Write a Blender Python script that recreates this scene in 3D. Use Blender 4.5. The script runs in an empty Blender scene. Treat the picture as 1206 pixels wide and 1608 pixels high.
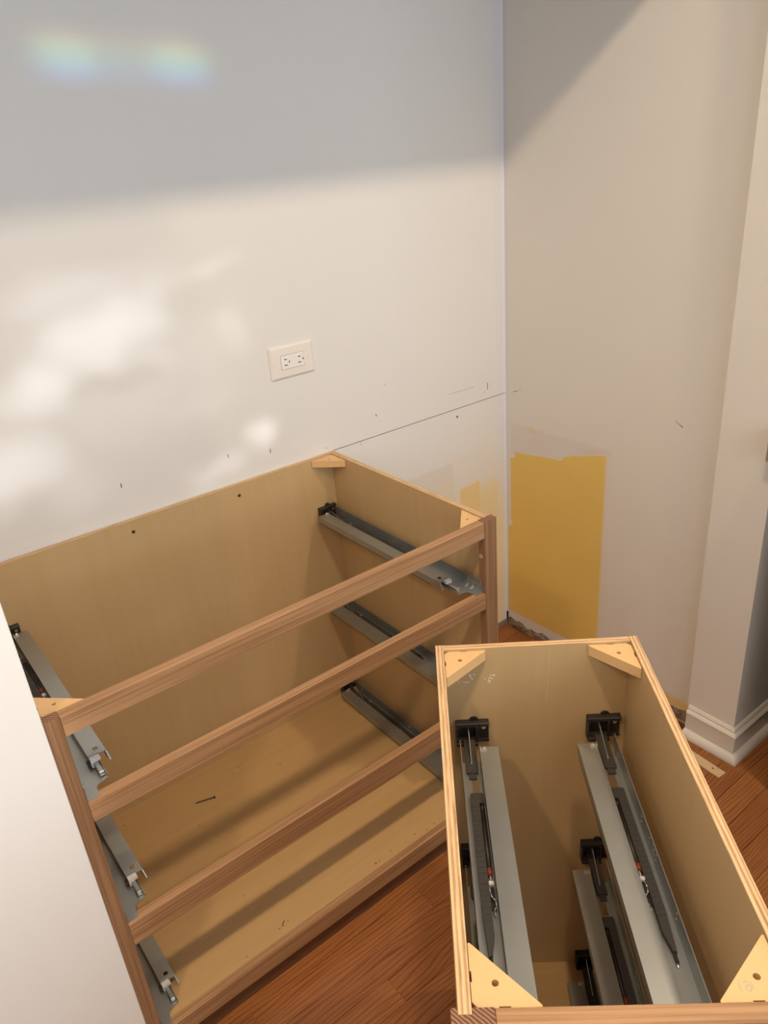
import bpy, bmesh, math, random
from mathutils import Vector, Matrix
from mathutils.geometry import tessellate_polygon
random.seed(7)
S = bpy.context.scene
COL = S.collection
PI = math.pi

# ------------------------------------------------------------------ camera, world, light, exposure
cam = bpy.data.cameras.new('camera'); camo = bpy.data.objects.new('camera', cam); COL.objects.link(camo)
camo.location = (-1.7032, -1.6522, 1.5995)
camo.rotation_euler = (1.1267, 0.0772, -0.6593)
cam.sensor_fit = 'AUTO'; cam.sensor_width = 36.0; cam.lens = 1190.9 * 36.0 / 1608.0
cam.clip_start = 0.02
S.camera = camo
S.view_settings.view_transform = 'Standard'; S.view_settings.look = 'None'
S.view_settings.exposure = 0.08; S.view_settings.gamma = 1.0; S.view_settings.use_curve_mapping = False
S.cycles.use_denoising = True
S.cycles.max_bounces = 8; S.cycles.diffuse_bounces = 5; S.cycles.glossy_bounces = 4
S.cycles.sample_clamp_indirect = 6.0

W = bpy.data.worlds.new('daylight'); S.world = W; W.use_nodes = True
bg = W.node_tree.nodes['Background']
bg.inputs[0].default_value = (0.82, 0.925, 1.0, 1); bg.inputs[1].default_value = DAYLIGHT = 3.3

# three ceiling downlights in a row, just in front of the alcove
LAMP_W = 12.6
for lx, k in ((-0.22, 1.0), (-1.33, 1.0), (-2.43, 1.0)):
    L = bpy.data.lights.new('downlight', 'AREA'); L.shape = 'DISK'; L.size = 0.10
    L.energy = LAMP_W * k; L.color = (1.0, 0.775, 0.53)
    o = bpy.data.objects.new('downlight', L); COL.objects.link(o); o.location = (lx, -1.455, 2.60)

# daylight comes in through the wide window of the wall behind the camera
L = bpy.data.lights.new('window_portal', 'AREA'); L.shape = 'RECTANGLE'; L.size = 4.0; L.size_y = 1.15; L.cycles.is_portal = True
o = bpy.data.objects.new('window_portal', L); COL.objects.link(o); o.location = (-.90, -3.36, 1.80); o.rotation_euler = (PI/2, 0, 0)

def gobo_spot(name, loc, energy, build):
    """a spot aimed at +y whose nodes shape the beam; (u,v) = wall x,z as seen from the lamp"""
    L = bpy.data.lights.new(name, 'SPOT'); L.energy = energy; L.spot_size = 1.2; L.spot_blend = 0.2
    L.shadow_soft_size = 0.02
    o = bpy.data.objects.new(name, L); COL.objects.link(o); o.location = loc; o.rotation_euler = (PI/2, 0, 0)
    L.use_nodes = True; nt = L.node_tree; em = nt.nodes['Emission']
    g = G(nt)
    tc = nt.nodes.new('ShaderNodeTexCoord')
    sx = nt.nodes.new('ShaderNodeSeparateXYZ'); nt.links.new(tc.outputs['Normal'], sx.inputs[0])
    D = abs(loc[1])
    nz = g.m('ABSOLUTE', sx.outputs[2])
    x = g.m('ADD', g.m('MULTIPLY', g.m('DIVIDE', sx.outputs[0], nz), D), loc[0])
    z = g.m('ADD', g.m('MULTIPLY', g.m('DIVIDE', sx.outputs[1], nz), D), loc[2])
    build(g, em, x, z)
    return o

class G:
    """tiny helper for math nodes"""
    def __init__(s, nt): s.nt = nt
    def put(s, inp, v):
        if isinstance(v, (int, float)): inp.default_value = v
        else: s.nt.links.new(v, inp)
    def m(s, op, a, b=None, c=None, clamp=False):
        n = s.nt.nodes.new('ShaderNodeMath'); n.operation = op; n.use_clamp = clamp
        s.put(n.inputs[0], a)
        if b is not None: s.put(n.inputs[1], b)
        if c is not None: s.put(n.inputs[2], c)
        return n.outputs[0]
    def smooth(s, v, a, b, t0=0.0, t1=1.0):
        n = s.nt.nodes.new('ShaderNodeMapRange'); n.interpolation_type = 'SMOOTHSTEP'
        s.put(n.inputs['Value'], v)
        for k, q in (('From Min', a), ('From Max', b), ('To Min', t0), ('To Max', t1)): s.put(n.inputs[k], q)
        return n.outputs[0]
    def step_in(s, v, lo, hi, e):       # soft box function
        return s.m('MULTIPLY', s.smooth(v, lo-e, lo+e), s.smooth(v, hi-e, hi+e, 1.0, 0.0))
    def mix(s, f, a, b):
        n = s.nt.nodes.new('ShaderNodeMix'); n.data_type = 'RGBA'
        s.put(n.inputs[0], f)
        for i, q in ((6, a), (7, b)):
            if isinstance(q, tuple): n.inputs[i].default_value = (*q, 1) if len(q) == 3 else q
            else: s.nt.links.new(q, n.inputs[i])
        return n.outputs[2]
    def noise(s, vec, scale, detail=3, rough=0.5, dist=0.0):
        n = s.nt.nodes.new('ShaderNodeTexNoise'); n.inputs['Scale'].default_value = scale
        n.inputs['Detail'].default_value = detail; n.inputs['Roughness'].default_value = rough
        n.inputs['Distortion'].default_value = dist
        if vec is not None: s.nt.links.new(vec, n.inputs['Vector'])
        return n.outputs['Fac']
    def ramp(s, f, stops, interp='LINEAR'):
        n = s.nt.nodes.new('ShaderNodeValToRGB'); s.put(n.inputs[0], f); e = n.color_ramp.elements
        n.color_ramp.interpolation = interp
        while len(e) < len(stops): e.new(0.5)
        for el, (p, c) in zip(e, stops):
            el.position = p
            el.color = (c, c, c, 1) if isinstance(c, (int, float)) else (*c, 1)
        return n.outputs[0]
    def blob(s, x, z, cx, cz, rx, rz, rot=0.0, a=0.25, b=1.0):   # 1 inside, 0 outside the ellipse
        dx = s.m('SUBTRACT', x, cx); dz = s.m('SUBTRACT', z, cz)
        c, n_ = math.cos(rot), math.sin(rot)
        p = s.m('DIVIDE', s.m('ADD', s.m('MULTIPLY', dx, c), s.m('MULTIPLY', dz, n_)), rx)
        q = s.m('DIVIDE', s.m('SUBTRACT', s.m('MULTIPLY', dz, c), s.m('MULTIPLY', dx, n_)), rz)
        d = s.m('SQRT', s.m('ADD', s.m('MULTIPLY', p, p), s.m('MULTIPLY', q, q)))
        return s.smooth(d, a, b, 1.0, 0.0)

def dapple_and_fill(g, em, x, z):            # low sun through leaves, plus an added fill on the left wall
    x0_, z0_ = x, z
    wob = g.nt.nodes.new('ShaderNodeCombineXYZ'); g.put(wob.inputs[0], x); g.put(wob.inputs[1], z)
    n1 = g.m('MULTIPLY', g.m('SUBTRACT', g.noise(wob.outputs[0], 9, 2), 0.5), 0.10)
    n2 = g.m('MULTIPLY', g.m('SUBTRACT', g.noise(wob.outputs[0], 11, 2, 0.5, 0.6), 0.5), 0.10)
    x = g.m('ADD', x, n1); z = g.m('ADD', z, n2)
    lit = None
    for (cx, cz, rx, rz, rot, a) in ((-1.20, 1.30, .30, .125, .25, .9), (-1.36, 1.21, .17, .09, .3, .9), (-1.22, 1.22, .42, .26, 0, .30), (-1.12, 1.22, .13, .07, 0, .45),
                                (-1.48, 1.07, .22, .13, 0, .85), (-0.875, .985, .06, .06, 0, 1.0), (-1.00, .93, .13, .05, .2, .55),
                                (-0.92, 1.26, .07, .12, .5, .35), (-0.95, 1.40, .14, .025, .1, .55), (-1.25, 1.39, .28, .06, .1, .4),
                                (-1.35, .99, .12, .08, 0, .25), (-1.05, 1.10, .22, .06, .1, .22), (-1.50, 1.38, .14, .08, 0, .35)):
        t = g.m('MULTIPLY', g.blob(x, z, cx, cz, rx, rz, rot, .05, 1.0), a)
        lit = t if lit is None else g.m('MAXIMUM', lit, t)
    for (cx, cz, rx, rz, rot, a) in ((-.975, 1.335, .11, .06, -.1, 1.0), (-1.20, 1.185, .13, .045, .05, .9), (-1.40, 1.285, .09, .025, 0, .4),
                                (-.925, 1.375, .06, .04, 0, .5)):
        lit = g.m('MULTIPLY', lit, g.m('SUBTRACT', 1.0, g.m('MULTIPLY', g.blob(x, z, cx, cz, rx, rz, rot, .35, 1.1), a)))
    wide = g.m('MULTIPLY', g.smooth(x0_, -1.60, -1.68), g.smooth(z0_, -.7, .75))      # fill added to the beam to brighten the left wall
    lit = g.m('ADD', lit, g.m('MULTIPLY', wide, .42))
    g.put(em.inputs['Strength'], lit)
    em.inputs['Color'].default_value = (.97, .98, 1.0, 1)
gobo_spot('leaf_sun_and_fill', (-1.25, -3.2, 1.45), 150.0, dapple_and_fill)

def prism(g, em, x, z):                 # light split by a bevelled pane
    zz = g.m('ADD', z, g.m('MULTIPLY', g.m('ADD', x, 1.05), 0.055))
    f = g.smooth(zz, 1.755, 1.845)
    f = g.m('DIVIDE', g.m('SUBTRACT', zz, 1.748), 0.10, clamp=True)
    colr = g.ramp(f, [(0.0, (.0, .0, .0)), (.20, (.10, .30, 1.0)), (.42, (.10, .85, .95)), (.60, (.40, .95, .50)), (.75, (.75, .80, .20)), (.88, (.55, .30, .12)), (1.0, (0, 0, 0))])
    k = g.m('MAXIMUM', g.blob(x, zz, -1.15, 1.795, .10, .10, 0, .2, 1.0), g.blob(x, zz, -.935, 1.795, .11, .10, 0, .2, 1.0))
    k = g.m('MAXIMUM', k, g.m('MULTIPLY', g.step_in(x, -1.18, -.90, .05), .4))
    g.nt.links.new(colr, em.inputs['Color']); g.put(em.inputs['Strength'], k)
gobo_spot('prism_light', (-1.05, -3.2, 1.50), 105.0, prism)

# ------------------------------------------------------------------ material helpers
def mat(name):
    m = bpy.data.materials.new(name); m.use_nodes = True
    return m, m.node_tree, m.node_tree.nodes['Principled BSDF'], G(m.node_tree)
def coords(nt, kind='Object', rnd=0.0, scale=(1, 1, 1)):
    tc = nt.nodes.new('ShaderNodeTexCoord'); out = tc.outputs[kind]
    if rnd:
        oi = nt.nodes.new('ShaderNodeObjectInfo'); v = nt.nodes.new('ShaderNodeVectorMath'); v.operation = 'MULTIPLY_ADD'
        cb = nt.nodes.new('ShaderNodeCombineXYZ')
        for i in range(3): nt.links.new(oi.outputs['Random'], cb.inputs[i])
        nt.links.new(cb.outputs[0], v.inputs[0]); v.inputs[1].default_value = (rnd, rnd*1.7, rnd*.6); nt.links.new(out, v.inputs[2]); out = v.outputs[0]
    mp = nt.nodes.new('ShaderNodeMapping'); mp.inputs['Scale'].default_value = scale; nt.links.new(out, mp.inputs[0])
    return mp.outputs[0]
def bump(nt, bs, h, strength=.2, dist=.001):
    b = nt.nodes.new('ShaderNodeBump'); b.inputs['Strength'].default_value = strength; b.inputs['Distance'].default_value = dist
    nt.links.new(h, b.inputs['Height']); nt.links.new(b.outputs[0], bs.inputs['Normal'])
def plain(name, col, rough=.5, metal=0.0, spec=.5, noise=0.0, nscale=40):
    m, nt, bs, g = mat(name)
    bs.inputs['Roughness'].default_value = rough; bs.inputs['Metallic'].default_value = metal
    bs.inputs['Specular IOR Level'].default_value = spec
    if noise:
        f = g.noise(coords(nt), nscale, 4)
        c = g.mix(f, tuple(v*(1-noise) for v in col), tuple(min(1, v*(1+noise)) for v in col))
        nt.links.new(c, bs.inputs['Base Color'])
    else: bs.inputs['Base Color'].default_value = (*col, 1)
    return m

def oak(name, axis, light, dark, fine=1.0, rough=.5):
    m, nt, bs, g = mat(name)
    s1 = [230*fine]*3; s1[axis] = 3.0
    s2 = [22]*3; s2[axis] = 1.2
    n1 = g.noise(coords(nt, rnd=3.0, scale=s1), 1, 5, .6)
    n2 = g.noise(coords(nt, rnd=5.0, scale=s2), 1, 3, .5)
    f = g.m('ADD', g.m('MULTIPLY', g.smooth(n1, .36, .62), .74), g.m('MULTIPLY', g.smooth(n2, .3, .7), .26))
    c = g.mix(f, dark, light)
    nt.links.new(c, bs.inputs['Base Color']); bs.inputs['Roughness'].default_value = rough
    bs.inputs['Specular IOR Level'].default_value = .3
    bump(nt, bs, n1, .25, .0006)
    return m

def ply_face(name, axis, light, dark, rough=.38):
    m, nt, bs, g = mat(name)
    s1 = [55]*3; s1[axis] = 3.0
    s2 = [7]*3; s2[axis] = .8
    n1 = g.noise(coords(nt, rnd=3.0, scale=s1), 1, 4, .55)
    n2 = g.noise(coords(nt, rnd=5.0, scale=s2), 1, 2, .5, .4)
    f = g.m('ADD', g.m('MULTIPLY', n1, .45), g.m('MULTIPLY', n2, .55))
    c = g.mix(g.smooth(f, .3, .7), dark, light)
    nt.links.new(c, bs.inputs['Base Color']); bs.inputs['Roughness'].default_value = rough
    bs.inputs['Specular IOR Level'].default_value = .45
    return m

def ply_edge(name, across):
    m, nt, bs, g = mat(name)
    v = coords(nt); sx = nt.nodes.new('ShaderNodeSeparateXYZ'); nt.links.new(v, sx.inputs[0])
    along = 1 - across if across < 2 else 0
    sc = [260]*3; sc[along] = 16
    w = g.noise(coords(nt, scale=sc), 1, 4, .65)
    c = g.m('ADD', sx.outputs[across], g.m('MULTIPLY', g.m('SUBTRACT', w, .5), .0032))
    st = g.m('SINE', g.m('MULTIPLY', c, 2*PI/.0056))
    f = g.m('ADD', g.m('MULTIPLY', st, .22), g.m('ADD', .47, g.m('MULTIPLY', g.m('SUBTRACT', w, .5), 1.1)), clamp=True)
    colr = g.ramp(f, [(0, (.24, .11, .045)), (.25, (.50, .29, .14)), (.55, (.72, .48, .26)), (1, (.85, .62, .37))])
    nt.links.new(colr, bs.inputs['Base Color']); bs.inputs['Roughness'].default_value = .7
    return m

M = {}
M['oak_x'] = oak('oak_along_x', 0, (.50, .295, .155), (.30, .155, .072))
M['oak_z'] = oak('oak_along_z', 2, (.37, .21, .112), (.23, .12, .06))
m, nt, bs, g = mat('oak_end_grain')
v = coords(nt); sx = nt.nodes.new('ShaderNodeSeparateXYZ'); nt.links.new(v, sx.inputs[0])
n = g.noise(coords(nt, scale=(90, 90, 90)), 1, 3)
c = g.m('ADD', g.m('ADD', sx.outputs[0], g.m('MULTIPLY', sx.outputs[1], 1.1)), g.m('MULTIPLY', n, .004))
f = g.smooth(g.m('SINE', g.m('MULTIPLY', c, 2*PI/.0055)), -.6, .8)
nt.links.new(g.mix(f, (.13, .055, .03), (.36, .19, .11)), bs.inputs['Base Color']); bs.inputs['Roughness'].default_value = .7
M['end'] = m
M['ply_v'] = ply_face('birch_ply_upright', 2, (.585, .41, .215), (.55, .375, .185))
M['ply_h'] = ply_face('birch_ply_flat', 0, (.57, .37, .17), (.52, .325, .14))
M['edge_x'] = ply_edge('ply_edge_layers_x', 0)
M['edge_y'] = ply_edge('ply_edge_layers_y', 1)
M['block'] = plain('maple_corner_block', (.78, .50, .235), .5, noise=.05, nscale=25)
M['steel'] = plain('zinc_steel', (.385, .40, .39), .36, .75, noise=.12, nscale=18)
M['steel_light'] = plain('zinc_steel_bright', (.80, .80, .78), .25, .9)
M['plastic'] = plain('black_plastic', (.028, .022, .018), .42)
M['plastic2'] = plain('dark_grey_plastic', (.05, .045, .04), .5)
M['white_plastic'] = plain('white_plastic', (.80, .79, .76), .4)
M['red_plastic'] = plain('red_plastic', (.30, .05, .02), .45)
M['dark_hole'] = plain('dark_slot', (.02, .018, .016), .7)
M['nail'] = plain('bronze_screw_metal', (.10, .075, .045), .45, .6)
M['outlet'] = plain('outlet_plastic', (.86, .82, .77), .18)
M['outlet_in'] = plain('outlet_face_plastic', (.88, .87, .85), .25)
M['trim'] = plain('white_trim_paint', (.75, .70, .63), .35)
M['pencil'] = plain('pencil_mark', (.06, .055, .06), .7)
M['pencil_light'] = plain('faint_pencil_mark', (.42, .38, .36), .8)
M['debris'] = plain('broken_plaster', (.27, .20, .14), .9, noise=.85, nscale=45)
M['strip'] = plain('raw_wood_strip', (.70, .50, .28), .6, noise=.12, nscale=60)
M['black'] = plain('black_cabinet_side', (.012, .009, .008), .35)
M['stone'] = plain('brown_stone', (.20, .12, .05), .5, noise=.5, nscale=90)
M['stone_under'] = plain('grey_underlay', (.30, .26, .23), .7)
M['chip'] = plain('wood_chips', (.25, .12, .04), .8)
M['ceiling'] = plain('ceiling_paint', (.80, .80, .79), .9)
M['glue'] = plain('white_glue_flecks', (.85, .85, .82), .6)
M['toe'] = plain('toe_kick_board', (.16, .07, .03), .6, noise=.2)

WALL = (.775, .765, .745)
def wall_plain(name, col=WALL):
    m, nt, bs, g = mat(name)
    n = g.noise(coords(nt), 260, 3); n2 = g.noise(coords(nt), 3, 3)
    nt.links.new(g.mix(n2, tuple(v*.975 for v in col), tuple(v*1.02 for v in col)), bs.inputs['Base Color'])
    bs.inputs['Roughness'].default_value = .6; bs.inputs['Specular IOR Level'].default_value = .25
    bump(nt, bs, n, .08, .0008)
    return m
M['wall'] = wall_plain('white_wall_paint')
M['wall_lit'] = wall_plain('lightened_wall_paint', (.86, .85, .83))  # left wall's stronger window light put into a lighter wall colour
M['wall_tan'] = wall_plain('warm_white_wall_paint', (.74, .70, .64))

# right wall: warm white with an unpainted block of the old yellow
m, nt, bs, g = mat('right_wall_paint')
P = nt.nodes.new('ShaderNodeNewGeometry').outputs['Position']; sx = nt.nodes.new('ShaderNodeSeparateXYZ'); nt.links.new(P, sx.inputs[0])
y, z = sx.outputs[1], sx.outputs[2]
d = g.m('MULTIPLY', y, -1.0)
j1 = g.m('MULTIPLY', g.m('SUBTRACT', g.noise(P, 55, 4, .6), .5), .012)
j2 = g.m('MULTIPLY', g.m('SUBTRACT', g.noise(P, 16, 3), .5), .02)
top = g.ramp(g.m('DIVIDE', d, .42), [(p/.42, v) for p, v in ((.012, .655), (.0204, .664), (.0417, .683), (.086, .687), (.122, .6905), (.157, .697), (.235, .705), (.2385, .716), (.28, .732), (.3925, .760))])
sep = nt.nodes.new('ShaderNodeSeparateColor'); nt.links.new(top, sep.inputs[0]); top = sep.outputs[0]
zj = g.m('ADD', z, j1); dj = g.m('ADD', d, g.m('MULTIPLY', j1, .5))
left = g.m('ADD', .006, g.m('ADD', g.smooth(z, .40, .432, 0, .012), g.m('MULTIPLY', g.step_in(z, .405, .425, .006), .012)))
left = g.m('ADD', left, g.m('MULTIPLY', g.smooth(z, .658, .664), .020))
inside = g.m('MULTIPLY', g.smooth(g.m('SUBTRACT', dj, left), -.002, .003), g.smooth(dj, .388, .403, 1.0, 0.0))
edge = g.m('SUBTRACT', top, zj)
yel = g.m('MULTIPLY', inside, g.smooth(edge, -.0015, .0015))
yel = g.m('MULTIPLY', yel, g.smooth(g.m('ADD', z, g.m('MULTIPLY', d, -.02)), .052, .068))
# old yellow ghosting low down along the bare strip at the pillar
low = g.m('MULTIPLY', g.m('MULTIPLY', g.smooth(d, .55, .60), g.smooth(z, .05, .075, 1.0, 0.0)), g.smooth(z, .025, .035))
wash = g.m('MULTIPLY', g.m('MULTIPLY', g.smooth(dj, .012, .03), g.smooth(dj, .40, .42, 1, 0)), g.m('MULTIPLY', g.smooth(zj, .772, .787, 1, 0), g.smooth(edge, 0.0, -.002)))
spots = g.m('MAXIMUM', g.blob(d, zj, .114, .772, .028, .018, 0, .1, 1), g.blob(d, zj, .243, .772, .016, .009, 0, .1, 1))
spots = g.m('MAXIMUM', spots, g.m('MULTIPLY', g.blob(d, zj, .34, .757, .055, .012, .25, .1, 1), .8))
spots = g.m('MULTIPLY', spots, g.smooth(edge, 0.002, -.002))
n2 = g.noise(P, 4, 3)
base = g.mix(n2, (.79, .755, .70), (.815, .785, .735))
base = g.mix(g.m('MULTIPLY', wash, .9), base, (.76, .71, .68))
halo = g.m('MULTIPLY', g.step_in(dj, .388, .42, .008), g.smooth(z, .74, .78, 1, 0))
base = g.mix(g.m('MULTIPLY', halo, .5), base, (.81, .74, .67))
base = g.mix(g.m('MULTIPLY', spots, .5), base, (.80, .60, .25))
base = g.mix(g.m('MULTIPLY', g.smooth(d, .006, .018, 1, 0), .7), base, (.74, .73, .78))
yc = g.mix(g.noise(P, 6, 3), (.83, .58, .155), (.88, .64, .19))
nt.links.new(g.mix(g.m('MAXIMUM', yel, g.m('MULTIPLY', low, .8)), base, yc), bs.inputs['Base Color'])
bs.inputs['Roughness'].default_value = .6; bs.inputs['Specular IOR Level'].default_value = .25
bump(nt, bs, g.noise(P, 260, 3), .08, .0008)
M['wall_right'] = m

# back wall: white with primer swipes and old yellow showing beside the cabinet
m, nt, bs, g = mat('back_wall_paint')
P = nt.nodes.new('ShaderNodeNewGeometry').outputs['Position']; sx = nt.nodes.new('ShaderNodeSeparateXYZ'); nt.links.new(P, sx.inputs[0])
x, z = sx.outputs[0], sx.outputs[2]
j = g.m('MULTIPLY', g.m('SUBTRACT', g.noise(P, 40, 4, .6), .5), .03)
xj = g.m('ADD', x, g.m('MULTIPLY', j, .3)); zj = g.m('ADD', z, j)
n2 = g.noise(P, 3, 3)
base = g.mix(n2, (.785, .775, .76), (.81, .80, .785))
tr = g.m('ADD', zj, g.m('MULTIPLY', x, -.02))
beige = g.m('MULTIPLY', g.step_in(xj, -.42, -.235, .012), g.smooth(tr, .705, .722, 1, 0))
base = g.mix(g.m('MULTIPLY', beige, .85), base, (.74, .70, .65))
cream = g.m('MULTIPLY', g.smooth(xj, -.36, -.30), g.smooth(tr, .64, .69, 1, 0))
base = g.mix(g.m('MULTIPLY', cream, .6), base, (.80, .73, .60))
prim = g.m('MULTIPLY', g.step_in(xj, -.235, -.03, .004), g.m('MULTIPLY', g.smooth(tr, .715, .725, 1, 0), g.smooth(tr, .60, .62)))
base = g.mix(g.m('MULTIPLY', prim, .7), base, (.80, .775, .755))
primy = g.m('MULTIPLY', prim, g.smooth(tr, .68, .72)); base = g.mix(g.m('MULTIPLY', primy, .3), base, (.82, .76, .62))
y1 = g.m('MULTIPLY', g.step_in(xj, -.212, -.125, .006), g.smooth(tr, .605, .618, 1, 0))
y2 = g.m('MULTIPLY', g.step_in(xj, -.125, -.016, .012), g.smooth(tr, .56, .61, 1, 0))
base = g.mix(g.m('MULTIPLY', y1, .85), base, (.84, .64, .27))
base = g.mix(g.m('MULTIPLY', y2, .75), base, (.85, .69, .36))
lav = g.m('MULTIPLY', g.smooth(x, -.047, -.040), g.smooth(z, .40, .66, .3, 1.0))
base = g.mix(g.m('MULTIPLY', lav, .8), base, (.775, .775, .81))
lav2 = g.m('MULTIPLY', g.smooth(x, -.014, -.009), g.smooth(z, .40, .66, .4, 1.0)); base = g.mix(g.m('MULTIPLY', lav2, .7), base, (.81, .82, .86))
tex = g.m('MULTIPLY', g.smooth(g.noise(coords(nt, scale=(9, 1, 60)), 1, 4), .55, .8), g.blob(x, z, -1.47, .90, .07, .06, 0, .2, 1))
base = g.mix(g.m('MULTIPLY', tex, .5), base, (.62, .60, .57))
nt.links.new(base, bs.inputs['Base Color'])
bs.inputs['Roughness'].default_value = .6; bs.inputs['Specular IOR Level'].default_value = .25
bump(nt, bs, g.noise(P, 260, 3), .08, .0008)
M['wall_back'] = m

# oak strip floor
m, nt, bs, g = mat('oak_floor_plank')
vw = coords(nt, rnd=9.0, scale=(1.1, 7, 7))
warp = g.noise(vw, 1, 3, .5, .3)
vy = coords(nt, rnd=9.0); sx = nt.nodes.new('ShaderNodeSeparateXYZ'); nt.links.new(vy, sx.inputs[0])
band = g.m('SINE', g.m('MULTIPLY', g.m('ADD', sx.outputs[1], g.m('MULTIPLY', warp, .10)), 2*PI/.0085))
pore = g.noise(coords(nt, rnd=4.0, scale=(9, 260, 260)), 1, 4, .6)
f = g.m('ADD', g.m('MULTIPLY', g.smooth(band, -1.0, -.35), .55), g.m('MULTIPLY', g.smooth(pore, .30, .62), .45))
oi = nt.nodes.new('ShaderNodeObjectInfo')
tone = g.mix(oi.outputs['Random'], (.33, .118, .036), (.42, .165, .052))
dk = g.mix(oi.outputs['Random'], (.15, .045, .014), (.21, .066, .021))
nt.links.new(g.mix(f, dk, tone), bs.inputs['Base Color'])
bs.inputs['Roughness'].default_value = .33; bs.inputs['Specular IOR Level'].default_value = .4
bump(nt, bs, f, .12, .0005)
M['plank'] = m
M['subfloor'] = plain('subfloor_dark', (.20, .07, .022), .5, noise=.3, nscale=8)

# ------------------------------------------------------------------ mesh helpers
def new(): return bmesh.new()
def box(bm, a, b, bev=0.0, mi=0):
    x0, x1 = sorted((a[0], b[0])); y0, y1 = sorted((a[1], b[1])); z0, z1 = sorted((a[2], b[2]))
    vs = [bm.verts.new(p) for p in ((x0,y0,z0),(x1,y0,z0),(x1,y1,z0),(x0,y1,z0),(x0,y0,z1),(x1,y0,z1),(x1,y1,z1),(x0,y1,z1))]
    fs = [bm.faces.new([vs[i] for i in q]) for q in ((0,3,2,1),(4,5,6,7),(0,1,5,4),(1,2,6,5),(2,3,7,6),(3,0,4,7))]
    for f in fs: f.material_index = mi
    if bev:
        es = list({e for f in fs for e in f.edges})
        bmesh.ops.bevel(bm, geom=es, offset=bev, segments=1, affect='EDGES')
def prism_poly(bm, outer, holes, t0, t1, mp, mi=0, mi_side=None):
    loops = [outer] + list(holes)
    flat = [p for lp in loops for p in lp]
    tris = tessellate_polygon([[Vector((p[0], p[1], 0)) for p in lp] for lp in loops])
    A = [bm.verts.new(mp(p[0], p[1], t0)) for p in flat]; B = [bm.verts.new(mp(p[0], p[1], t1)) for p in flat]
    for t in tris:
        for L, rv in ((A, False), (B, True)):
            try: f = bm.faces.new([L[i] for i in (reversed(t) if rv else t)]); f.material_index = mi
            except ValueError: pass
    o = 0
    for lp in loops:
        n = len(lp)
        for i in range(n):
            k = (i+1) % n
            f = bm.faces.new((A[o+i], A[o+k], B[o+k], B[o+i])); f.material_index = mi if mi_side is None else mi_side
        o += n
def circ(cx, cy, r, n=12): return [(cx + r*math.cos(2*PI*i/n), cy + r*math.sin(2*PI*i/n)) for i in range(n)]
def slot(cx, cy, rx, ry): return [(cx-rx, cy-ry), (cx+rx, cy-ry), (cx+rx, cy+ry), (cx-rx, cy+ry)]
def cyl(bm, p, q, r, r2=None, n=12, mi=0):
    p, q = Vector(p), Vector(q); r2 = r if r2 is None else r2
    d = (q-p).normalized(); u = d.orthogonal().normalized(); w = d.cross(u)
    A = [bm.verts.new(p + r*(u*math.cos(2*PI*i/n) + w*math.sin(2*PI*i/n))) for i in range(n)]
    B = [bm.verts.new(q + r2*(u*math.cos(2*PI*i/n) + w*math.sin(2*PI*i/n))) for i in range(n)]
    for i in range(n):
        f = bm.faces.new((A[i], A[(i+1)%n], B[(i+1)%n], B[i])); f.smooth = True; f.material_index = mi
    for L in (list(reversed(A)), B):
        f = bm.faces.new(L); f.material_index = mi
def tube(bm, pts, r, n=8):
    for a, b in zip(pts, pts[1:]): cyl(bm, a, b, r, n=n)
def link(name, bm, mats, parent=None, loc=None):
    bmesh.ops.recalc_face_normals(bm, faces=bm.faces)
    me = bpy.data.meshes.new(name); bm.to_mesh(me); bm.free()
    for q in (mats if isinstance(mats, (list, tuple)) else [mats]): me.materials.append(q)
    o = bpy.data.objects.new(name, me); COL.objects.link(o)
    if parent: o.parent = parent
    if loc: o.location = loc
    return o
def struct(o): o['kind'] = 'structure'; return o
def tag(o, label, cat, group=None):
    o['label'] = label; o['category'] = cat
    if group: o['group'] = group
    return o
def thing(name, label, cat, loc, rz=0.0, group=None):
    o = bpy.data.objects.new(name, None); COL.objects.link(o); o.location = loc; o.rotation_euler = (0, 0, rz); o.empty_display_size = .05
    return tag(o, label, cat, group)
def simple(name, a, b, mats, parent=None, bev=0.0):
    bm = new(); box(bm, a, b, bev); return link(name, bm, mats, parent)

# ------------------------------------------------------------------ the room
CEIL = 2.62
fl = struct(simple('floor', (-4.0, -5.0, -.06), (2.5, .1, -.014), M['subfloor']))
bw = struct(simple('wall_back', (-4.0, 0, -.014), (.1, .12, CEIL), M['wall_back']))
bm = new()
prism_poly(bm, [(0, 0), (0, -.745), (-.035, -.745), (-.035, -.885), (2.5, -.885), (2.5, -.765), (.12, -.765), (.12, 0)], [], -.014, CEIL, lambda a, b, t: (a, b, t))
rw = struct(link('wall_right', bm, M['wall_right']))
PX = -1.6105
bm = new(); prism_poly(bm, [(-4.0, -.617), (PX-.0015, -.617), (PX, -.6155), (PX, -.598), (PX-.0165, -.598), (PX-.0165, 0), (-4.0, 0)], [], -.014, CEIL, lambda a, b, t: (a, b, t))
wl = struct(link('wall_left', bm, M['wall_lit']))
struct(simple('wall_front', (-4.0, -.75, 2.085), (-.0352, -.6175, CEIL), M['wall']))      # header over the alcove
bm = new()
prism_poly(bm, [(-4.0, -.014), (2.5, -.014), (2.5, CEIL), (-4.0, CEIL)], [[(-3.0, 1.2), (1.2, 1.2), (1.2, 2.4), (-3.0, 2.4)]], -3.52, -3.40, lambda a, b, t: (a, t, b))
struct(link('wall_rear', bm, M['wall']))
struct(simple('ceiling', (-4.0, -5.0, CEIL), (2.5, .1, CEIL+.1), M['ceiling']))
struct(simple('wall_far_left', (-4.12, -5.0, -.014), (-4.0, .12, CEIL), M['wall']))
struct(simple('wall_far_right', (2.5, -5.0, -.014), (2.62, -.765, CEIL), M['wall']))

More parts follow.
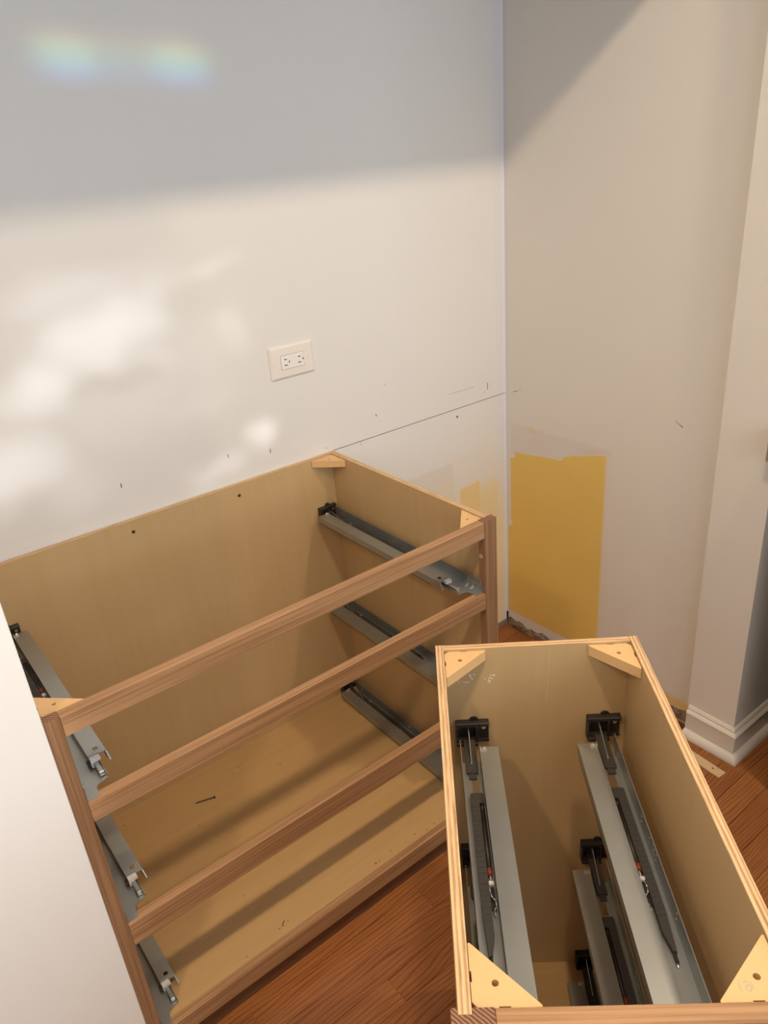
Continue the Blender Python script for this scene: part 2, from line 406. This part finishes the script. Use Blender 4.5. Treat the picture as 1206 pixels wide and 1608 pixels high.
# oak strips, laid along the back wall
PITCH = .0630
seam0 = -.823
rows = range(-14, 14)
for r in rows:
    y0 = seam0 + r*PITCH; y1 = y0 + PITCH
    if y0 > -.004 or y1 < -1.72: continue
    y1 = min(y1, -.0005)
    xs = [-1.9]
    if r == 0: js = [-1.159, -.52, -.08]
    elif r == 2: js = [-1.42, -.972, -.35]
    else:
        js = []; x_ = -1.9 + random.uniform(.15, .7)
        while x_ < .6: js.append(x_); x_ += random.uniform(.35, .85)
    xs = [-1.9] + [q for q in js if q < .6] + [.75]
    for a, b in zip(xs, xs[1:]):
        # keep clear of the walls
        if y1 > -.885:
            b = min(b, -.0005 if y0 > -.745 else -.0355)
            if a >= b - .01: continue
        if y1 > -.617:
            a = max(a, PX + .0005)
            if a >= b - .01: continue
        bm = new(); box(bm, (a-(a+b)/2, -PITCH/2+.0004, -.0135), (b-(a+b)/2, min(PITCH/2-.0004, y1-y0-PITCH/2-.0002), 0), .0006)
        link('floor_plank', bm, M['plank'], fl, ((a+b)/2, y0+PITCH/2, 0))

# baseboard and shoe moulding round the wall end
def sweep(name, path, prof, m):
    bm = new(); rings = []
    n = len(path)
    for i, p in enumerate(path):
        if i == 0: d = (Vector(path[1])-Vector(p)).normalized(); off = Vector((-d.y, d.x)); 
        elif i == n-1: d = (Vector(p)-Vector(path[i-1])).normalized(); off = Vector((-d.y, d.x))
        else:
            d0 = (Vector(p)-Vector(path[i-1])).normalized(); d1 = (Vector(path[i+1])-Vector(p)).normalized()
            n0 = Vector((-d0.y, d0.x)); n1 = Vector((-d1.y, d1.x)); off = (n0+n1)/(1+n0.dot(n1))
        rings.append([bm.verts.new((p[0]+off.x*q[0], p[1]+off.y*q[0], q[1])) for q in prof])
    k = len(prof)
    for a, b in zip(rings, rings[1:]):
        for i in range(k): bm.faces.new((a[i], a[(i+1)%k], b[(i+1)%k], b[i]))
    bm.faces.new(rings[0]); bm.faces.new(list(reversed(rings[-1])))
    return struct(link(name, bm, m))
path = [(.75, -.885), (-.035, -.885), (-.035, -.752)]
sweep('baseboard_right', path, [(0.0005, .0005), (.014, .0005), (.014, .074), (.0165, .0755), (.0165, .079), (.0125, .084), (.0085, .0865), (.0085, .091), (.0045, .097), (.0005, .0985)], M['trim'])
sh = [(.0145, .0005)] + [(.0145 + .018*math.cos(t*PI/10), .0005 + .021*math.sin(t*PI/10)) for t in range(0, 6)]
sweep('trim_1', path, sh, M['trim'])

# bare plaster foot of the right wall, where the baseboard was torn off
bm = new()
prev = None
N = 110
for i in range(N+1):
    yy = -.004 - .735*i/N
    h = .027 + .005*math.sin(i*.31) + .003*math.sin(i*.83) + random.uniform(-.002, .002); t_ = .0035 + .0012*math.sin(i*.57) + random.uniform(-.0008, .0008)
    ring = [bm.verts.new(q) for q in ((-.0004, yy, .001), (-t_-.003, yy, .001), (-t_, yy, h*.55 + random.uniform(-.0015, .0015)), (-t_*.5, yy, h*.8), (-.0004, yy, h))]
    if prev:
        for k in range(4): bm.faces.new((prev[k], prev[k+1], ring[k+1], ring[k]))
    prev = ring
for i in range(60):
    yy = random.uniform(-.70, -.02); zz = random.uniform(.006, .026); s_ = random.uniform(.003, .008)
    box(bm, (-.011, yy-s_*1.6, zz-s_*.4), (-.004, yy+s_*1.6, zz+s_*.4))
o = link('plaster_debris', bm, M['debris'], rw); o['kind'] = 'stuff'
bm = new(); box(bm, (-.005, -.0035, .001), (-.0003, -.0004, .050)); box(bm, (-.0065, -.003, .03), (-.0003, -.0004, .052))
link('wall_crack', bm, M['dark_hole'], rw)
bm = new(); box(bm, (-.30, -.0035, .001), (-.006, -.0005, .022)); link('bare_plaster_strip', bm, M['debris'], bw)

# pencil lines and marks on the walls
def mark_back(name, a, b, w, m):
    a, b = Vector((a[0], 0, a[1])), Vector((b[0], 0, b[1])); d = (b-a).normalized(); q = Vector((-d.z, 0, d.x))*w/2
    bm = new(); f0 = [bm.verts.new(p + Vector((0, -.0004, 0))) for p in (a-q, b-q, b+q, a+q)]; f1 = [bm.verts.new(p + Vector((0, -.00002, 0))) for p in (a-q, b-q, b+q, a+q)]
    bm.faces.new(f0)
    for i in range(4): bm.faces.new((f0[i], f0[(i+1)%4], f1[(i+1)%4], f1[i]))
    return link(name, bm, m, bw)
mark_back('pencil_line', (-.670, .8755), (-.004, .8765), .0014, M['pencil'])
for a, b, w in (((-1.2452, .9651), (-1.2455, .9541), .0020), ((-.9747, .9560), (-.9754, .9461), .0016), ((-.8581, .9361), (-.8584, .9249), .0018),
                ((-.5157, .9390), (-.5153, .9320), .0024), ((-.0806, .9271), (-.0825, .9051), .0018), ((-.0965, .901), (-.093, .9005), .0016)):
    mark_back('pencil_mark', a, b, w, M['pencil'])
for a, b, w in (((-.4773, 1.0184), (-.4769, 1.011), .0012), ((-.2416, .9287), (-.1378, .9275), .0010), ((-.575, .8732), (-.5756, .862), .0012), ((-.695, .8902), (-.6831, .8858), .0012)):
    mark_back('faint_pencil_mark', a, b, w, M['pencil_light'])
bm = new(); prism_poly(bm, circ(-.2125, .851, .0042, 10), [circ(-.2125, .851, .0024, 10)], -.0012, -.0001, lambda a, b, t: (a, t, b)); link('wall_anchor', bm, M['pencil_light'], bw)
bm = new(); prism_poly(bm, circ(-.2125, .851, .0023, 10), [], -.0006, -.0001, lambda a, b, t: (a, t, b)); link('anchor_hole', bm, M['dark_hole'], bw)
def mark_right(pts, w, m):
    bm = new()
    for a, b in zip(pts, pts[1:]):
        a, b = Vector((0, *a)), Vector((0, *b)); d = (b-a).normalized(); q = Vector((0, -d.z, d.y))*w/2
        box_ = [p + Vector((t, 0, 0)) for t in (-.0004, -.00002) for p in (a-q, b-q, b+q, a+q)]
        vs = [bm.verts.new(p) for p in box_]; bm.faces.new(vs[:4])
        for i in range(4): bm.faces.new((vs[i], vs[(i+1)%4], vs[4+(i+1)%4], vs[4+i]))
    return link('pencil_mark', bm, m, rw)
mark_right([(-.0322, .884), (-.0485, .8905)], .0016, M['pencil']); mark_right([(-.0485, .8905), (-.070, .9002)], .0008, M['pencil_light'])
mark_right([(-.6031, .9131), (-.6185, .9035)], .0009, M['pencil']); mark_right([(-.6185, .9035), (-.6245, .9006)], .0022, M['pencil'])

# ------------------------------------------------------------------ electrical outlet
ot = thing('electrical_outlet', 'white horizontal double electrical outlet with cover plate on the back wall', 'outlet', (-.7627, 0, 1.1452))
bm = new()
w, h = .0635, .0408
ring = []
for (s_, d_) in ((1.0, -.0004), (1.0, -.0022), (.955, -.0062)):
    ww, hh = (w, h) if s_ == 1.0 else (w-.005, h-.005)
    ring.append([bm.verts.new((a*ww, d_, b*hh)) for a, b in ((-1,-1),(1,-1),(1,1),(-1,1))])
for a, b in zip(ring, ring[1:]):
    for i in range(4): bm.faces.new((a[i], a[(i+1)%4], b[(i+1)%4], b[i]))
iw, ih = .0340, .0180
inner = [bm.verts.new((a*iw, -.0066, b*ih)) for a, b in ((-1,-1),(1,-1),(1,1),(-1,1))]
inn2 = [bm.verts.new((a*iw, -.0030, b*ih)) for a, b in ((-1,-1),(1,-1),(1,1),(-1,1))]
for A, B in ((ring[-1], inner), (inner, inn2)):
    for i in range(4): bm.faces.new((A[i], A[(i+1)%4], B[(i+1)%4], B[i]))
bm.faces.new(ring[0]); bm.faces.new(inn2)
pl = link('cover_plate', bm, M['outlet'], ot)
bm = new(); box(bm, (-.0332, -.0078, -.0172), (.0332, -.0031, .0172), .0006)
rc = link('receptacle', bm, M['outlet_in'], ot)
for cx in (-.0205, .0195):
    for dz, ww in ((.0072, .0036), (-.0072, .0044)):
        bm = new(); box(bm, (cx-ww, -.0080, dz-.0011), (cx+ww, -.0076, dz+.0011)); link('slot', bm, M['dark_hole'], rc)
    bm = new(); prism_poly(bm, [(cx+.0095+p, q) for p, q in circ(0, 0, .0028, 12) if p > -.0012] + [(cx+.0083, -.0026), ], [], -.0080, -.0076, lambda a, b, t: (a, t, b))
    link('ground_hole', bm, M['dark_hole'], rc)
for cx in (-.0475, .0475):
    bm = new(); cyl(bm, (cx, -.0062, 0), (cx, -.0076, 0), .0028); link('screw', bm, M['outlet'], ot)

# ------------------------------------------------------------------ cabinet builders
LV = (.699, .409, .0995)                # heights the drawer runners sit at

def slide(parent, xf, sd, yf, yb, z0, prof_back, bx0, bx1, ywall):
    """undermount drawer runner; u runs inwards from the side, y to the back, z up from the rail"""
    X = lambda u: xf + sd*u
    def bx(bm, a, b, bev=0): box(bm, (X(a[0]), a[1], a[2]), (X(b[0]), b[1], b[2]), bev)
    # fixed member: upright flange with screw holes + base plate with an S-shaped toe
    bm = new()
    hs = []
    for yy in (yf+.051, yf+.061):
        for zz in (.012, .021): hs.append(circ(yy, zz, .0024, 8))
    for k in range(4): hs.append(circ(yf+.010+.0085*k, .024, .0026, 8))
    hs += [circ(yf+.034, .013, .0026, 8), slot(yf+.020, .012, .006, .003), circ(yf+.006, .012, .0018, 8)]
    for yy in (yf+.215, yf+.33, yb-.16):
        hs += [circ(yy, .024, .0024, 8), circ(yy, .014, .0024, 8)]
    for yy in (yf+.30, yb-.045):
        hs += [circ(yy, .025, .0022, 8), circ(yy+.009, .025, .0022, 8), circ(yy+.018, .025, .0022, 8), circ(yy, .016, .0022, 8), slot(yy+.014, .015, .006, .0025)]
    prism_poly(bm, [(yf, 0), (yb-.012, 0), (yb, .012), (yb, .031), (yf, .031)], hs, 0, .0013, lambda a, b, t: (X(t), a, b))
    s_curve = [(.0195, yf), (.0222, yf+.0215), (.026, yf+.026), (.033, yf+.0285), (.040, yf+.030), (.0465, yf+.0315)]
    base = [(.0006, yf)] + s_curve + [(.0465, yb-.02), (.0006, yb-.02)]
    prism_poly(bm, base, [slot(.0195, yb-.071, .0055, .013)], .0002, .0014, lambda a, b, t: (X(a), b, t))
    for yy in (yf+.030, yf+.046):       # pressed gussets in the bend
        v = [bm.verts.new(q) for q in ((X(.001), yy-.003, .0014), (X(.001), yy+.003, .0014), (X(.001), yy, .0095), (X(.012), yy, .0014))]
        for q in ((0, 1, 2), (0, 2, 3), (1, 3, 2)): bm.faces.new([v[i] for i in q])
    # inner rail lip
    bx(bm, (.0452, yf+.032, .0014), (.0465, yb-.05, .006))
    root = link('drawer_slide', bm, M['steel'], parent, (0, 0, z0))
    # middle bar
    bm = new(); bx(bm, (.0345, yf+.0385, .0025), (.0435, yf+.30, .0125), .0012)
    link('middle_bar', bm, M['steel'], root)
    bm = new(); bx(bm, (.0347, yf+.0375, .003), (.0433, yf+.0405, .012), .0010); link('bar_tip', bm, M['steel_light'], root)
    # moving channel
    bm = new(); pf = yf + .073; pb = prof_back
    top = [(.0310, pf+.004), (.047, pf+.004), (.049, pf), (.0610, pf), (.0610, pb), (.0310, pb)]
    prism_poly(bm, top, [slot(.0475, pf+.017, .0042, .0042)], .0198, .0212, lambda a, b, t: (X(a), b, t))
    bx(bm, (.0310, pf+.004, .0035), (.0322, pb, .0198)); bx(bm, (.0598, pf, .0040), (.0610, pb, .0198))
    bx(bm, (.0322, pf+.03, .0035), (.036, pb-.002, .0047))
    v = [bm.verts.new(q) for q in ((X(.0590), pf, .0200), (X(.0612), pf, .0205), (X(.0635), pf-.010, .006), (X(.0610), pf-.010, .006), (X(.0612), pf+.003, .0045))]
    for q in ((0, 1, 2, 3), (1, 4, 2), (0, 3, 4)): bm.faces.new([v[i] for i in q])
    link('slide_channel', bm, M['steel'], root)
    bm = new(); bx(bm, (.0565, pf+.035, .0022), (.0610, pb-.01, .0034)); link('roller_strip', bm, M['plastic'], root)
    # white stop
    bm = new(); prism_poly(bm, [(.0315, .003), (.037, .003), (.037, .012), (.048, .0135), (.048, .0196), (.0315, .0196)], [], pf-.006, pf+.006, lambda a, b, t: (X(a), t, b))
    link('stop_clip', bm, M['white_plastic'], root)
    bm = new(); bx(bm, (.0265, pf-.002, .004), (.031, pf+.010, .011), .001); link('release_lever', bm, M['plastic2'], root)
    # hook at the back of the channel
    bm = new(); v0 = .0312
    bx(bm, (v0, pb-.010, .0212), (v0+.011, pb-.002, .0222)); bx(bm, (v0, pb-.010, .0212), (v0+.0012, pb-.001, .0255)); bx(bm, (v0+.004, pb-.009, .0222), (v0+.010, pb-.003, .0262), .0012)
    link('drawer_hook', bm, M['steel_light'], root)
    # soft-close damper in its tray
    dy = yb
    bm = new()
    prism_poly(bm, [(.009, dy-.0945), (.0115, dy-.092), (.0265, dy-.092), (.029, dy-.0945), (.029, dy-.112), (.0215, dy-.112), (.0215, dy-.325), (.0165, dy-.350), (.012, dy-.352), (.009, dy-.30)], [], .0015, .0095, lambda a, b, t: (X(a), b, t))
    for k in range(22): bx(bm, (.0098, dy-.118-.0088*k, .0095), (.0200, dy-.1192-.0088*k, .0099))
    dt = link('damper_tray', bm, M['plastic2'], root)
    bm = new(); cyl(bm, (X(.0250), dy-.124, .0065), (X(.0250), dy-.226, .0065), .0038); cyl(bm, (X(.0250), dy-.114, .0065), (X(.0250), dy-.124, .0065), .0028, .0038)
    link('damper_piston', bm, M['plastic'], root)
    bm = new(); cyl(bm, (X(.0250), dy-.226, .0065), (X(.0250), dy-.236, .0065), .0042, .0036); link('damper_cap', bm, M['red_plastic'], root)
    bm = new(); cyl(bm, (X(.0250), dy-.236, .0062), (X(.0250), dy-.248, .0062), .0010); bx(bm, (.0212, dy-.246, .004), (.0288, dy-.252, .010), .001)
    link('damper_catch', bm, M['white_plastic'], root)
    bm = new(); tube(bm, [(X(q), dy-r_, s_) for q, r_, s_ in ((.0225, .252, .007), (.022, .262, .008), (.024, .272, .010), (.028, .276, .010), (.0285, .284, .008), (.025, .288, .006), (.0262, .296, .006))], .0011, 6)
    link('damper_spring', bm, M['steel_light'], root)
    bm = new(); bx(bm, (.022, dy-.254, .002), (.0285, dy-.286, .0055)); link('damper_latch', bm, M['plastic'], root)
    bm = new(); bx(bm, (.0125, dy-.350, .0015), (.0165, dy-.364, .006), .001); link('rivet_seat', bm, M['plastic'], root)
    bm = new(); cyl(bm, (X(.0150), dy-.362, .003), (X(.0150), dy-.369, .003), .0022); link('rivet', bm, M['steel_light'], root)
    # rear bracket screwed to the back panel
    cx = (bx0+bx1)/2; yw = ywall
    bm = new()
    lobe = [(cx+.003 + .0075*math.cos(t), .034 + .0062*math.sin(t)) for t in [PI*i/8 for i in range(9)]]
    outl = [(bx0, -.008), (bx1, -.008), (bx1, .034)] + lobe + [(bx0, .034)]
    prism_poly(bm, outl, [], yw, yw-.003, lambda a, b, t: (a, t, b))
    B = lambda a, b, bev=0: box(bm, a, b, bev)
    B((bx0, yw-.002, .026), (bx1, yw-.012, .034), .0012)                        # top bar
    B((bx1-.020, yw-.002, -.008), (bx1, yw-.008, -.0045))                       # foot under the screw
    B((bx1-.020, yw-.002, .008), (bx1, yw-.004, .0105))
    for q in (bx0, bx0+.0325): B((q, yw-.002, -.006), (q+.003, yw-.016, .028))
    B((bx0, yw-.002, -.008), (bx0+.0355, yw-.020, -.001), .001)                 # lower shelf
    B((bx0+.003, yw-.012, -.001), (bx0+.0325, yw-.016, .004))
    rb = link('rear_bracket', bm, M['plastic'], root)
    tcx = X(.0165)
    bm = new(); box(bm, (tcx-.0092, yw-.018, .0015), (tcx+.0092, yw-.092, .0065), .0008); box(bm, (tcx-.006, yw-.09, .001), (tcx+.006, yw-.103, .004))
    link('bracket_tongue', bm, M['plastic2'], root)
    bm = new()
    prism_poly(bm, [(yw-.004, .008), (yw-.004, .024), (yw-.012, .022), (yw-.072, .0085), (yw-.074, .0065)], [], tcx-.0006, tcx+.0006, lambda a, b, t: (t, a, b))
    link('bracket_fin', bm, M['steel_light'], root)
    bm = new(); cyl(bm, (bx1-.0085, yw-.003, .019), (bx1-.0085, yw-.0048, .019), .0034); box(bm, (bx1-.0115, yw-.0051, .0184), (bx1-.0055, yw-.0047, .0196)); box(bm, (bx1-.0091, yw-.0051, .016), (bx1-.0079, yw-.0047, .022))
    link('bracket_screw', bm, M['steel_light'], root)
    return root

def copy_slide(src, z0):
    c = src.copy(); COL.objects.link(c); c.parent = src.parent; c.location.z = z0
    for ch in list(src.children):
        k = ch.copy(); COL.objects.link(k); k.parent = c
    return c

def corner_block(parent, cx, cy, sx_, sy_, zt, leg=.066, th=.018):
    mp = lambda a, b, t: (cx + sx_*a, cy + sy_*b, t)
    o_, n_ = .0008, .0016
    out = [(.007, o_), (.026, o_), (.026, n_+o_), (.037, n_+o_), (.037, o_), (leg, o_), (leg, .003), (.003, leg), (o_, leg), (o_, .037), (n_+o_, .037), (n_+o_, .026), (o_, .026), (o_, .007)]
    bm = new(); prism_poly(bm, out, [circ(.0245, .0245, .0036, 14)], zt-th, zt, mp)
    return link('corner_block', bm, M['block'], parent)

def set_edges(o, test, idx):
    for f in o.data.polygons:
        if test(f.normal): f.material_index = idx

def cabinet(root, W_, D_, yframe, yback_face, H, sl, sr, left0, toe_y, rails, cfg):
    T = .0127
    # sides
    for x0 in (left0, W_-T):
        o = simple('side_panel', (x0, -D_, .0), (x0+T, -.0002, H), [M['ply_v'], M['edge_x']], root); set_edges(o, lambda n: n.z > .9, 1)
    o = simple('back_panel', (left0+T+.0002, -T, .055), (W_-T-.0002, -.0003, H-.0004), [M['ply_v'], M['edge_y']], root); set_edges(o, lambda n: n.z > .9, 1)
    o = simple('bottom_panel', (left0+T+.0002, yframe+.0192, .086), (W_-T-.0002, -T-.0002, .0985), M['ply_h'], root)
    # face frame: two stiles with end grain on top, four rails
    yf = yframe
    for (a, b), inner in ((sl, 1), (sr, -1)):
        notch = (left0 + (-.0004), left0+T+.0004) if inner == 1 else (W_-T-.0004, W_+.0004)
        yb_ = yf + .019
        poly = [(a, yf+.0012), (a+.0012, yf), (b-.0012, yf), (b, yf+.0012), (b, yb_)]
        if a < notch[0]-.0005 or b > notch[1]+.0005:
            if -D_ < yb_ - .0005:
                lo, hi = max(a, notch[0]), min(b, notch[1])
                if hi < b - .0005: poly += [(hi, yb_)]
                poly += [(hi, -D_-.0003), (lo, -D_-.0003)]
                if lo > a + .0005: poly += [(lo, yb_)]
        if poly[-1][0] > a + 1e-6: poly += [(a, yb_)]
        elif abs(poly[-1][0]-a) < 1e-6 and poly[-1][1] != yb_ and len(poly) > 5: pass
        bm = new(); prism_poly(bm, poly, [], .0, H, lambda p, q, t: (p, q, t))
        o = link('stile', bm, [M['oak_z'], M['end']], root); set_edges(o, lambda n: n.z > .9, 1)
    for z0, z1 in rails:
        bm = new(); box(bm, (sl[1]+.0003, yf+.0003, z0), (sr[0]-.0003, yf+.019, z1 - (.0006 if z1 == H else 0)), .0008); link('rail', bm, M['oak_x'], root)
    simple('toe_kick', (left0+T+.0003, toe_y-.012, .0005), (W_-T-.0003, toe_y, .0545), M['toe'], root)
    zt = H - .0035
    corner_block(root, left0+T, -T, 1, -1, zt, .068 if left0 else .066); corner_block(root, W_-T, -T, -1, -1, zt)
    corner_block(root, left0+T, yf+.0192, 1, 1, zt); corner_block(root, W_-T, yf+.0192, -1, 1, zt)

H = .876
RAILS = ((.0555, .0995), (.3545, .409), (.6595, .699), (.837, H))
# wide three-drawer cabinet against the back wall
c1 = thing('base_cabinet', 'wide oak-framed drawer cabinet without drawers, set against the back wall', 'cabinet', (-1.6147, -.0052, 0), .0051)
W1 = .9426
cabinet(c1, W1, .5915, -.611, 0, H, (.0014, .0255), (.9135, .9502), -.0085, -.585, RAILS, None)
L1 = slide(c1, .0262, 1, -.606, -.030, LV[0], -.036, .0222, .0772, -.0129)
R1 = slide(c1, .9128, -1, -.602, -.030, LV[0], -.036, .8662, .9212, -.0129)
for s_ in (L1, R1):
    for z_ in LV[1:]: copy_slide(s_, z_)
for px, pz in ((.3667, .8478), (.644, .8466)):
    bm = new(); cyl(bm, (px, -.0128, pz), (px, -.0136, pz), .0042); cyl(bm, (px, -.0136, pz), (px, -.0139, pz), .0018); link('screw', bm, [M['nail']], c1)
bm = new(); prism_poly(bm, circ(-.5985, .790, .0046, 12), [circ(-.5985, .790, .0022, 10)], .9134, .9124, lambda a, b, t: (t, a, b)); link('screw_hole_rim', bm, M['block'], c1)
bm = new(); cyl(bm, (.9134, -.5985, .790), (.9129, -.5985, .790), .0021); link('screw', bm, M['nail'], c1)

bm = new(); box(bm, (.02, -.5880, .0003), (.46, -.5872, .0012)); link('toe_glint', bm, M['strip'], c1)  # pale strip modelled in place of a glint along the floor joint
# narrow three-drawer cabinet standing loose in front of it
c2 = thing('base_cabinet', 'narrow open-topped drawer cabinet standing askew on the floor in front', 'cabinet', (-1.063, -.8698, 0), -.6834)
W2 = .3197
cabinet(c2, W2, .5777, -.5905, 0, H, (-.007, .034), (W2-.034, W2+.007), 0.0, -.565, RAILS, None)
L2 = slide(c2, .0305, 1, -.585, -.058, LV[0], -.065, .0265, .0812, -.0129)
R2 = slide(c2, .2790, -1, -.585, -.058, LV[0], -.067, .2430, .2978, -.0129)
for s_ in (L2, R2):
    for z_ in LV[1:]: copy_slide(s_, z_)
# glue flecks, scratch and pencilled note
bm = new(); random.seed(3)
for cx, cz, n, sp in ((.0395, .8096, 5, .008), (.0600, .822, 5, .009), (.0809, .811, 5, .006), (.0862, .8184, 4, .006), (.045, .814, 4, .01)):
    for i in range(n):
        px, pz = cx + random.uniform(-sp, sp), cz + random.uniform(-sp, sp)*.7; s_ = random.uniform(.0004, .0011)
        box(bm, (px-s_, -.0134, pz-s_), (px+s_*1.5, -.0127, pz+s_))
o = link('glue_flecks', bm, M['glue'], c2); o['kind'] = 'stuff'
bm = new()
pts = [(.1806, .8692), (.1803, .845), (.1794, .8168), (.1787, .79), (.1771, .765)]
for (a, b), (c_, d_) in zip(pts, pts[1:]):
    vs = [bm.verts.new(q) for q in ((a-.0004, -.0130, b), (a+.0004, -.0130, b), (c_+.0004, -.0130, d_), (c_-.0004, -.0130, d_))]; bm.faces.new(vs)
link('scratch', bm, M['block'], c2)
bm = new()
zt = H - .0034
def stroke(pts, w=.0007):
    for a, b in zip(pts, pts[1:]):
        a, b = Vector(a), Vector(b); d = (b-a).normalized(); q = Vector((-d.y, d.x))*w/2
        bm.faces.new([bm.verts.new((p.x, p.y, zt)) for p in (a-q, b-q, b+q, a+q)])
stroke([(.2640, -.5505), (.2655, -.5500)]); stroke([(.2635, -.5520), (.2628, -.5580), (.2645, -.5605)])
stroke([(.2685, -.5600), (.2690, -.5560), (.2715, -.5545), (.2735, -.5565), (.2725, -.5600), (.2695, -.5605)])
stroke([(.2672, -.5525), (.2700, -.5510), (.2725, -.5525)]); stroke([(.2745, -.5520), (.2752, -.5580)])
link('pencil_note', bm, M['pencil_light'], c2)

# ------------------------------------------------------------------ loose things
R1m = Matrix.Rotation(.0051, 4, 'Z')
def w1(x, y, z): v = R1m @ Vector((x, y, z)); return Vector((-1.6147+v.x, -.0052+v.y, z))
zb = .0985
# loose screw
a, b = w1(.3242, -.1152, zb+.0016), w1(.3742, -.1322, zb+.0028)
bm = new(); d = (b-a).normalized()
cyl(bm, a, a+d*.006, .0003, .0014, 8); cyl(bm, a+d*.006, b-d*.004, .0014, .0016, 8); cyl(bm, b-d*.004, b, .0016, .0040, 10); cyl(bm, b, b+d*.0008, .0040, .0040, 10)
for k in range(11):
    p = a + d*(.006+k*.0026); cyl(bm, p, p+d*.0009, .0019, .0014, 8)
tag(link('wood_screw', bm, M['nail']), 'dark loose screw lying on the wide cabinet bottom panel', 'screw')
# curled shaving
bm = new(); pts = [w1(*q, zb+.0011) for q in ((.3272, -.5622), (.3235, -.5640), (.3205, -.5664), (.3182, -.5692), (.3176, -.5718))]
tube(bm, pts, .0010, 6); tag(link('wood_shaving', bm, M['chip']), 'short curled brown wood shaving lying near the front edge of the wide cabinet bottom', 'shaving')
# crumbs
bm = new(); random.seed(11)
for q in ((.474, -.074), (.450, -.088), (.508, -.063), (.300, -.188), (.283, -.061), (.802, -.101), (.818, -.542), (.775, -.580), (.765, -.581), (.746, -.583), (.721, -.586), (.579, -.578), (.568, -.578), (.616, -.573), (.289, -.445), (.223, -.580), (.567, -.144), (.773, -.087), (.154, -.057), (.3092, -.5712), (.3333, -.5663), (.69, -.575), (.79, -.565), (.41, -.50)):
    p = w1(q[0], q[1], zb); s_ = random.uniform(.0007, .0016); ang = random.uniform(0, PI)
    u = Vector((math.cos(ang), math.sin(ang), 0))*s_*random.uniform(1, 2.4); v = Vector((-math.sin(ang), math.cos(ang), 0))*s_
    A = [bm.verts.new(p + k*u + l*v + Vector((0, 0, .0001))) for k, l in ((-1, -1), (1, -1), (1, 1), (-1, 1))]; t_ = bm.verts.new(p + Vector((0, 0, s_)))
    bm.faces.new(A)
    for i in range(4): bm.faces.new((A[i], A[(i+1)%4], t_))
o = tag(link('sawdust', bm, M['chip']), 'scattered brown sawdust crumbs on the wide cabinet bottom', 'sawdust'); o['kind'] = 'stuff'
# flat strip of raw wood on the floor by the wall end
p0, p1 = Vector((-.0944-.020, -.8148+.004, 0)), Vector((-.1224, -.9136, 0))
d = (p1-p0).normalized(); q = Vector((-d.y, d.x, 0)); start = p1 - d*.20
cen = p1 - d*.030
loc = lambda u, v: (p1 - d*u + q*v)
bm = new(); prism_poly(bm, [(0, -.0148), (.20, -.0148), (.20, .0148), (0, .0148)], [circ(.030, .002, .0036, 12)], .0003, .0045, lambda a_, b_, t: (*loc(a_, b_)[:2], t))
tag(link('wood_strip', bm, M['strip']), 'flat pale wood strip with a hole on the floor beside the white baseboard', 'wood strip')
# cabinet with stone top just beyond the wall end
k = thing('kitchen_cabinet', 'black cabinet under a brown stone slab at the right frame edge, beside the wall end', 'cabinet', (.40, -1.2, 0))
bm = new(); box(bm, (-.481, -.40, .0005), (.30, .177, .904), .002); link('cabinet_body', bm, M['black'], k)
bm = new(); box(bm, (-.362, .1775, .0005), (.30, .2395, .904)); box(bm, (-.26, .2395, .0005), (.30, .3095, .904)); link('shade_blocker', bm, M['black'], k)  # unseen stepped boxes added to keep light off the wall end
bm = new(); random.seed(5)
xs0 = -.493
edge_ = [(xs0 + random.uniform(-.004, .004), -.30 + .0245*i) for i in range(25)] + [(xs0-.002, .300), (xs0+.001, .308), (xs0+.006, .3125)]
prism_poly(bm, edge_ + [(.30, .3125), (.30, -.30)], [], .937, .966, lambda a_, b_, t: (a_, b_, t)); link('stone_slab', bm, M['stone'], k)
bm = new(); box(bm, (xs0+.003, -.295, .9045), (.295, .311, .9365)); link('underlay_board', bm, M['stone_under'], k)
